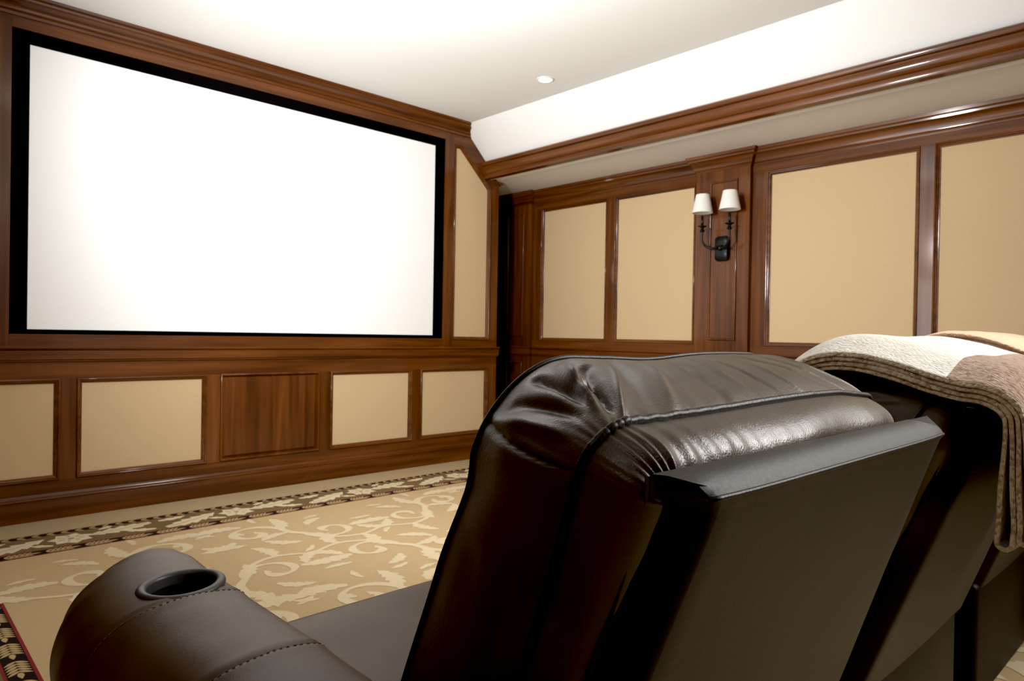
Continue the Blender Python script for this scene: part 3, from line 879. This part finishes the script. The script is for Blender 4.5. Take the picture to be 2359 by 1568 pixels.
def build_arm(parent, xi, xo, front_round, cup=False, y0=-.30):
    """pillow-topped arm lofted front to back; xi = edge beside the seat, xo = outer edge"""
    y_end = .612
    ys = [y0 + (y_end-y0)*i/180 for i in range(181)]
    sx = xo-xi
    rows = []
    for y in ys:
        # narrowing towards the rounded front end
        a = lerp_tab([(-.30, .14), (.05, .13), (.20, .09), (.36, .02), (.44, .05), (.50, .13), (.545, .28), (.58, .46), (.60, .56), (y_end, .66)], y)
        b = lerp_tab([(-.30, 0), (.40, 0), (.50, .0), (.56, .04), (.59, .09), (y_end, .16)], y)
        zd = lerp_tab([(-.30, .004), (.05, .002), (.20, .0), (.50, .0), (.56, -.003), (.59, -.012), (.603, -.022), (y_end, -.04)], y)
        gi = xi + sx*b; go = xo - sx*a
        w = go-gi
        prof = [(gi, .05), (gi, .35), (gi, .58), (gi+w*.008, .618), (gi+w*.035, .644), (gi+w*.10, .659), (gi+w*.30, .666), (gi+w*.48, .665), (gi+w*.66, .658), (gi+w*.80, .644), (gi+w*.90, .623), (gi+w*.965, .594), (gi+w, .555), (gi+w*.975, .50), (gi+w*.91, .40), (gi+w*.84, .05)]
        row = catmull([(p, q + (zd if q > .5 else 0)) for p, q in prof], 4)
        g = 0
        for ys_ in (.29, .040): g += .0035*math.exp(-((y-ys_)/.0045)**2) - .002*math.exp(-((y-ys_)/.02)**2)
        cen = Vector(((gi+go)/2, .45))
        rr = []
        for p in row:
            d = (p-cen); ln = d.length
            p2 = cen + d*(1-g/max(ln, .05))
            nz = noise.noise(Vector((p2.x*9, y*7, p2.y*9)))*.0018
            rr.append(Vector((p2.x, y, p2.y+nz if p2.y > .5 else p2.y)))
        rows.append(rr)
    n = len(rows[0])
    V = [p for r_ in rows for p in r_]
    F = grid_faces(len(rows), n)
    F = [q for q in F]
    F.append(tuple(range(n))); F.append(tuple(range((len(rows)-1)*n, len(rows)*n)))
    for i in range(len(rows)-1): F.append((i*n, (i+1)*n, (i+1)*n+n-1, i*n+n-1))
    arm = mesh_obj('armrest', V, F, LEA_ARM, parent, 'angle')
    if cup:
        cx, cy = -.474, .346
        tilt = Matrix.Rotation(math.radians(-2), 4, 'Y')
        v, fc = lathe([(.0001, -.09), (.0545, -.09), (.0545, .05), (.0001, .05)], 48)
        cut = mesh_obj('cutter', [tilt @ Vector(p) + Vector((cx, cy, .66)) for p in v], fc, CUPIN)
        cut.parent = parent
        md = arm.modifiers.new('hole', 'BOOLEAN'); md.object = cut; md.operation = 'DIFFERENCE'; md.solver = 'EXACT'
        bpy.context.view_layer.update()
        me = bpy.data.meshes.new_from_object(arm.evaluated_get(bpy.context.evaluated_depsgraph_get()))
        arm.modifiers.clear(); arm.data = me
        bpy.data.objects.remove(cut, do_unlink=True)
        if len(me.materials) < 1: me.materials.append(LEA_ARM)
        # ring with rolled rim, and the well
        pr = []
        for k_ in range(17):
            a = -.35*PI + (1.35*PI)*k_/16
            pr.append((.0550+.0074*math.cos(a), .004+.0074*math.sin(a)*.85))
        pr += [(.0470, -.01), (.0460, -.055), (.0435, -.066)]
        v, fc = lathe([(.0620, -.012)] + pr, 64)
        ch = mesh_obj('cup_holder', [tilt @ Vector(p) + Vector((cx, cy, .6585)) for p in v], fc, CUP, parent, True)
        v, fc = lathe([(.0465, -.008), (.0453, -.055), (.0425, -.0655), (.0001, -.066)], 64)
        mesh_obj('cup_well', [tilt @ Vector(p) + Vector((cx, cy, .6585)) for p in v], fc, CUPIN, ch, True)
        # stitches along the two cross seams
        for yy in (.2835, .0335):
            st = MB()
            i0 = min(range(len(ys)), key=lambda i: abs(ys[i]-yy))
            crv = rows[i0][8:46]
            acc = 0
            fine = catmull(crv, 6)
            cur = []; on = True; acc = 0
            for a, b in zip(fine, fine[1:]):
                if on: cur.append(a + Vector((0, 0, .0006)))
                acc += (b-a).length
                if acc > (.0045 if on else .002):
                    if on and len(cur) > 1: st.add(*tube(cur, .0006, 5))
                    cur = []; on = not on; acc = 0
            st.build('stitching', THREAD, arm)
    return arm

def make_recliner(loc_, label, first=False, sag=0., right_arm=False):
    root = empty('recliner', loc_)
    tag(root, label, 'recliner', 'leather recliners in the row')
    build_shell(root)
    build_cushion(root, sag, first)
    v, fc = rounded_box(-.375, .345, -.20, .475, .36, .522, .055, 6, .014); mesh_obj('seat_cushion', v, fc, LEA_ARM, root, True)
    v, fc = rounded_box(-.36, .335, .40, .462, .10, .40, .025, 4); mesh_obj('footrest', v, fc, LEA_ARM, root, True)
    m = MB(); m.add(*rounded_box(-.37, .345, -.245, .41, .012, .365, .02, 3)); m.build('base', LEA_SHADE, root, 'angle')
    if first: build_arm(root, -.393, -.638, True, True)
    else: build_arm(root, -.385, -.493, True, False, -.14)
    if right_arm:
        build_arm(root, .365, .60, True)
    return root

PITCH = .92
X1, Y1 = -2.715, -3.75
c1 = make_recliner((X1, Y1, 0), 'dark brown leather recliner nearest the camera, cup holder in its left armrest', True)
c2 = make_recliner((X1+PITCH, Y1, 0), 'dark brown leather recliner with a folded cream and taupe throw over its back', False, .048)
c3 = make_recliner((X1+2*PITCH, Y1, 0), 'dark brown leather recliner at the far end, peach blanket over its back', False, .028, True)

# ------------------------------------------------------------------ throws
def throw(name, label, base, lift, x0, x1, folds, pick, mats, edge_mi, cloth=.0072, noise_seed=0, group=None):
    """folded blanket draped front to back; every fold is one doubled sheet with a loop at its lower hem"""
    cur = [Vector(p) for p in catmull(base, 10)]
    n = len(cur)
    nor = []
    for i in range(n):
        t = (cur[min(i+1, n-1)]-cur[max(i-1, 0)]).normalized(); nor.append(Vector((-t.y, t.x)))
    if nor[n//2].y < 0: nor = [-v for v in nor]
    mb = MB()
    NX = 40
    for (dA, dB, hemA, gap) in folds:
        # path of the doubled sheet: inner layer front -> hem, loop, outer layer hem -> front
        path = []; tagl = []
        def at(i, d):
            hang = max(0, min(1, (.90-cur[i].y)/.16)) if cur[i].x < -4.10 else 0
            return cur[i] + nor[i]*(d*(1+gap*hang))
        idx = [i for i in range(n) if not (cur[i].x < -4.10 and cur[i].y < hemA)]
        path += [at(i, dA) for i in idx]
        e = idx[-1]; a = at(e, dA); b = at(e, dB); c = (a+b)/2; rad = (b-a).length/2
        down = (cur[min(e, n-1)]-cur[max(e-2, 0)]).normalized(); ax = (a-c).normalized()
        for k in range(1, 8):
            q = PI*k/8; path.append(c + ax*math.cos(q)*rad + down*math.sin(q)*max(rad, .006))
        path += [at(i, dB) for i in idx[::-1]]
        m_ = len(path); pn = []
        for i in range(m_):
            t = (path[min(i+1, m_-1)]-path[max(i-1, 0)]); t = t.normalized() if t.length > 1e-9 else Vector((1, 0)); pn.append(Vector((-t.y, t.x)))
        h = cloth/2
        V = []
        sec = 2*m_
        for ix in range(NX+1):
            u_ = ix/NX; x = x0 + (x1-x0)*max(0, (ix-3)/(NX-3))**1.2 + (0, .0008, .002, .0035)[min(ix, 3)]
            edge = (.30, .62, .85, 1)[min(ix, 3)]
            for side in (1, -1):
                seq = range(m_) if side == 1 else range(m_-1, -1, -1)
                for i in seq:
                    p = path[i]; q = p + pn[i]*h*side*edge
                    hz = max(0, min(1, (p.y-.80)/.12))
                    wob = noise.noise(Vector((x*6+noise_seed, p.x*5, p.y*4)))*.006*min(1, u_*8)
                    xw = x + .006*noise.noise(Vector((p.x*12, p.y*12, noise_seed+dA*90)))*(1-u_) + .010*max(0, .9-p.y)*0
                    V.append((xw, q.x + wob*.5 - .010*min(1, u_*4)*(1-hz), q.y + (lift(u_, p.x))*hz + wob*hz))
        base_i = len(mb.v)
        mb.v += V
        for ix in range(NX):
            for k in range(sec):
                a0 = ix*sec+k; a1 = ix*sec+(k+1) % sec
                mb.f.append((base_i+a0, base_i+a1, base_i+a1+sec, base_i+a0+sec))
                i = k if k < m_ else 2*m_-1-k
                i = min(i, m_-1)
                mb.m.append(edge_mi if ix < 3 else pick(path[i].x, path[i].y, ix/NX))
        for k in range(m_-1):
            mb.f.append((base_i+k, base_i+k+1, base_i+sec-2-k, base_i+sec-1-k)); mb.m.append(edge_mi if edge_mi is not None else 0)
    o = mb.build(name, mats, None, True)
    tag(o, label, 'blanket', group)
    return o

base1 = [(-3.765, .76), (-3.790, .86), (-3.835, .940), (-3.90, .982), (-3.97, .988), (-4.04, .974), (-4.10, .955), (-4.15, .943), (-4.185, .939), (-4.211, .924), (-4.217, .895), (-4.206, .80), (-4.198, .68)]
def lift1(u_, y):
    s = min(1, u_/.35); s = s*s*(3-2*s)
    return .040*s
def pick1(y, z, u_):
    if y > -4.13: return 0
    return 1 if z > .815 else 2
throw('throw_blanket', 'folded cream and taupe knit throw hanging over the back of a recliner', base1, lift1, -2.118, -1.52,
      [(.0042, .0128, .70, 1.6), (.0222, .0308, .715, .9)], pick1, [K_WHITE, K_BROWN, K_GREY, K_EDGE], 3, group=None)
base2 = [(-3.70, .80), (-3.73, .92), (-3.79, .985), (-3.87, 1.028), (-3.95, 1.030), (-4.03, 1.010), (-4.10, .978), (-4.15, .948), (-4.20, .938), (-4.222, .90), (-4.222, .80), (-4.215, .74)]
throw('throw_blanket', 'peach knit blanket over the back of the farther recliner', base2, lambda u_, y: .012*min(1, u_*4), -1.245, -.72,
      [(.0050, .0150, .76, .6), (.025, .034, .77, .6)], lambda y, z, u_: 0, [K_PEACH, K_RUST], 0, cloth=.010, noise_seed=4)

# ------------------------------------------------------------------ light
def light(name, kind, loc_, energy, colr=(1, 1, 1), size=.3, rot=None):
    ld = bpy.data.lights.new(name, kind); ld.energy = energy; ld.color = colr
    if kind == 'AREA': ld.shape = 'DISK'; ld.size = size
    else: ld.shadow_soft_size = size
    o = link(bpy.data.objects.new(name, ld)); o.location = loc_
    if rot: o.rotation_euler = rot
    return o
def aim(src, dst): return (Vector(dst)-Vector(src)).to_track_quat('-Z', 'Y').to_euler()
KP = (-2.95, -2.35, 2.06)
k_ = light('key_light', 'SPOT', KP, 445, (1, .995, .98), .14, aim(KP, (1.0, -.6, 2.2)))
k_.data.spot_size = math.radians(150); k_.data.spot_blend = .9
light('ceiling_wash', 'AREA', (-1.9, -2.6, 1.0), 14, (1, 1, .99), 1.4, (PI, 0, 0))
LF_ = (-3.9, -4.3, 2.3)
light('left_fill', 'AREA', LF_, 5, (1, .97, .93), 1.0, aim(LF_, (-2.1, -4.1, .9)))
OV = (-.75, -4.95, 2.62)
light('overhead_sheen_fill', 'AREA', OV, 62, (1, .985, .96), 1.3, aim(OV, (-2.3, -4.2, .9)))  # added lamp out of view, gives the cushion leather its silver sheen
RV = (-.4, -6.0, 2.3)
k3 = light('rear_bounce', 'SPOT', RV, 330, (1, .97, .92), .3, aim(RV, (-2.3, -4.2, .75)))
k3.data.spot_size = math.radians(75); k3.data.spot_blend = .8
SP_ = (-3.9, -1.6, 1.15)
k2 = light('side_bounce', 'SPOT', SP_, 175, (.92, .96, 1), .7, aim(SP_, (1.0, -1.9, 2.5)))
k2.data.spot_size = math.radians(75); k2.data.spot_blend = 1.0

w = bpy.data.worlds.new('world'); scene.world = w; w.use_nodes = True
w.node_tree.nodes['Background'].inputs[0].default_value = (.9, .85, .8, 1)
w.node_tree.nodes['Background'].inputs[1].default_value = .02
scene.view_settings.view_transform = 'Standard'
scene.view_settings.look = 'None'
scene.view_settings.use_curve_mapping = True            # slightly crushed blacks, as in the photograph
scene.view_settings.curve_mapping.black_level = (.0065, .007, .007)
scene.view_settings.curve_mapping.update()
scene.cycles.use_denoising = True
scene.cycles.max_bounces = 6
scene.cycles.diffuse_bounces = 4
scene.cycles.caustics_reflective = False
scene.cycles.caustics_refractive = False
